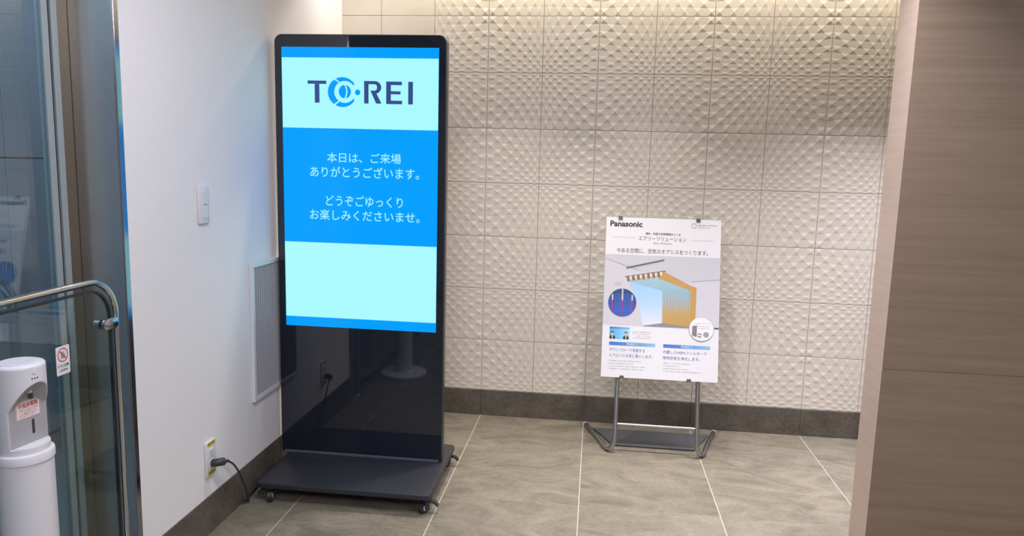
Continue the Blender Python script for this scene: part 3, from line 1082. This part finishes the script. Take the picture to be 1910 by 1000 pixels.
for k in range(9):
    u = 313+k*15.2
    S.poly(bm, ((u, 372-0.6*(k % 2)), (u+2.2, 372), (u+2.2, 552+k*1.5), (u, 552+k*1.5)), d5)
pf = ink('picture_fold', bm, ramp_mat('curtain fold print', 2, [(0.0, (0.40, 0.22, 0.07)), (0.3, (0.42, 0.27, 0.10)), (0.55, (0.27, 0.34, 0.36)), (1.0, (0.22, 0.38, 0.48))], 0.45, lo=0.275, hi=0.52))
tan = plain('tan frame print', (0.50, 0.29, 0.09), 0.45, noise=0.05, scale=120)
ink('picture_beam', S.poly(NB(), ((281, 300), (308, 281), (446, 349), (470, 356), (472, 368), (446, 374), (281, 318)), d5), tan)
ink('picture_post', S.poly(NB(), ((445, 362), (476, 357), (474, 520), (448, 560)), d5+0.0003), tan)
mauve = plain('mauve rail print', (0.13, 0.11, 0.13), 0.5)
ink('picture_track', S.poly(NB(), ((108, 313), (316, 275), (316, 279), (108, 317)), d5+0.0006), mauve)
ink('picture_track', S.poly(NB(), ((111, 265), (307, 216), (307, 223), (113, 272)), d5+0.0006), mauve)
brown, cream = plain('brown slat print', (0.24, 0.15, 0.08), 0.5), plain('cream slat print', (0.76, 0.68, 0.60), 0.5)
for k in range(7):
    u = 116+k*26
    v = 314-(u-110)*0.178
    ink('picture_slat', S.poly(NB(), ((u, v+2), (u+15, v-1), (u+17, v+22), (u+4, v+25)), d5+0.0009), brown)
    ink('picture_slat', S.poly(NB(), ((u+13, v), (u+26, v-3), (u+25, v+12), (u+19, v+24)), d5+0.0012), cream)
pf['kind'] = 'stuff'
# round inset: dark blue with three rods
ci_ = ramp_mat('deep blue inset print', 2, [(0.0, (0.03, 0.10, 0.50)), (0.5, (0.025, 0.07, 0.34)), (1.0, (0.02, 0.045, 0.16))], 0.45, lo=0.32, hi=0.46)
ink('round_inset', S.disc(NB(), 97, 452, 73, d5), ci_)
mag, palerod = plain('magenta rod print', (0.26, 0.045, 0.24), 0.5), plain('pale rod print', (0.50, 0.50, 0.56), 0.5)
for u, v0, v1 in ((46, 410, 502), (97, 381, 524), (148, 410, 502)):
    ink('inset_rod', S.rect(NB(), u-3.5, 440, u+3.5, v1, d5+0.0004), mag)
    ink('inset_rod', S.rect(NB(), u-4, v0, u+4, 440, d5+0.0004), palerod)
bm = NB()
for k in range(9):
    u = 62+k*9+(6 if k > 3 else 0)
    S.rect(bm, u, 405, u+1.6, 502, d5+0.0003)
ink('inset_stream', bm, plain('bright stream print', (0.07, 0.20, 0.66), 0.5))['kind'] = 'stuff'
# white round inset
ink('white_inset', S.disc(NB(), 506, 571, 62, d5+0.0014), 'white_print')
bm = NB()
S.poly(bm, ((459, 558), (483, 552), (483, 613), (459, 606)), d5+0.0018)
ink('inset_unit', bm, plain('grey unit print', (0.20, 0.20, 0.22), 0.5))
for a0 in (20, 200):
    ink('inset_arrow', S.ring(NB(), 497, 604, 10.5, 6.5, d5+0.0018, a0=a0, a1=a0+150, n=16), 'grey_print')
ink('inset_filter', S.disc(NB(), 530, 599, 14, d5+0.0018), 'pale_print')
ink('inset_outline', S.ring(NB(), 506, 571, 62.6, 61.6, d5+0.0018), 'pale_print')
bm = NB()
for q, (u, v) in enumerate(((487, 556), (487, 566), (470, 541))):
    S.scribble(bm, u, v, u+(60 if q < 2 else 84), 3.4, d5+0.0018, 60+q)
ink('inset_caption', bm, 'pale_print')['kind'] = 'stuff'
ink('side_bar', S.rect(NB(), 570, 561, 593, 568, d3), 'grey_print')
# small picture of two people facing each other, busts only
ink('small_picture', S.rect(NB(), 37, 580, 141, 643, d1), ramp_mat('light blue print', 0, [(0.0, (0.10, 0.34, 0.72)), (0.5, (0.16, 0.50, 0.84)), (1.0, (0.36, 0.66, 0.88))], 0.45, lo=-0.26, hi=-0.155))
ink('picture_header', S.rect(NB(), 37, 580, 141, 589, d2), ramp_mat('header blue print', 0, [(0.0, (0.04, 0.13, 0.50)), (1.0, (0.22, 0.46, 0.74))], 0.45, lo=-0.26, hi=-0.155))
skin, shirt = plain('skin print', (0.62, 0.46, 0.36), 0.5), plain('shirt print', (0.70, 0.60, 0.36), 0.5)
for u in (52, 122):
    ink('bust_suit', S.poly(NB(), ((u-15, 642), (u-13, 629), (u-5, 624), (u+5, 624), (u+13, 629), (u+15, 642)), d2), 'black_print')
    ink('bust_face', S.disc(NB(), u+(1 if u < 90 else -1), 616, 7.5, d3, 20), skin)
    ink('bust_hair', S.ring(NB(), u, 612.5, 9, 5, d4, a0=180, a1=360, n=12), 'black_print')
    ink('bust_shirt', S.poly(NB(), ((u-4, 625), (u+4, 625), (u+2, 640), (u-2, 640)), d3), shirt)
bm = NB()
for q, (u, v, w) in enumerate(((156, 600, 254), (156, 610, 240), (180, 621, 254), (156, 631, 248))):
    S.scribble(bm, u, v, w, 4, d1, 20+q)
ink('caption', bm, 'pale_print')['kind'] = 'stuff'
bar = ramp_mat('blue bar print', 0, [(0.0, (0.05, 0.15, 0.58)), (0.45, (0.08, 0.24, 0.60)), (1.0, (0.24, 0.48, 0.70))], 0.45, lo=0.0, hi=0.237)
for u0, u1, s in ((37, 274, 'POINT 1'), (315, 553, 'POINT 2')):
    b = S.rect(NB(), 0, 0, u1-u0, 18, 0)
    bx = ink('heading_bar', b, bar)
    for v in bx.data.vertices:
        v.co.x -= S.x0
        v.co.z -= S.z1
    bx.location = (S.x0+u0/1000, -d1, S.z1-0.658)
    bm = NB()
    um = (u0+u1)/2
    S.text(bm, s, um-27, 662, um+28, 672.5, d2, bold=0.015)
    ink('heading_lettering', bm, 'white_print')
for s_, q in (('ダウンフローで浮遊する', (39, 689, 222, 707)), ('エアロゾルを床に落とします。', (39, 718, 263, 736)),
              ('内蔵したHEPAフィルターで', (315, 689, 536, 707)), ('常時空気を浄化します。', (315, 719, 503, 737))):
    ink('lettering', S.text(NB(), s_, *q, d1, bold=0.004), 'blue_print')
bm = NB()
for q, (u, v, w) in enumerate(((39, 753, 208), (39, 767, 165), (39, 781, 225), (39, 794, 212), (316, 753, 456), (316, 767, 402), (316, 781, 443), (316, 794, 515), (52, 345, 90), (57, 356, 88))):
    S.scribble(bm, u, v, w, 5, d1 if v > 400 else d4, 40+q)
ink('body_print', bm, 'pale_print')['kind'] = 'stuff'
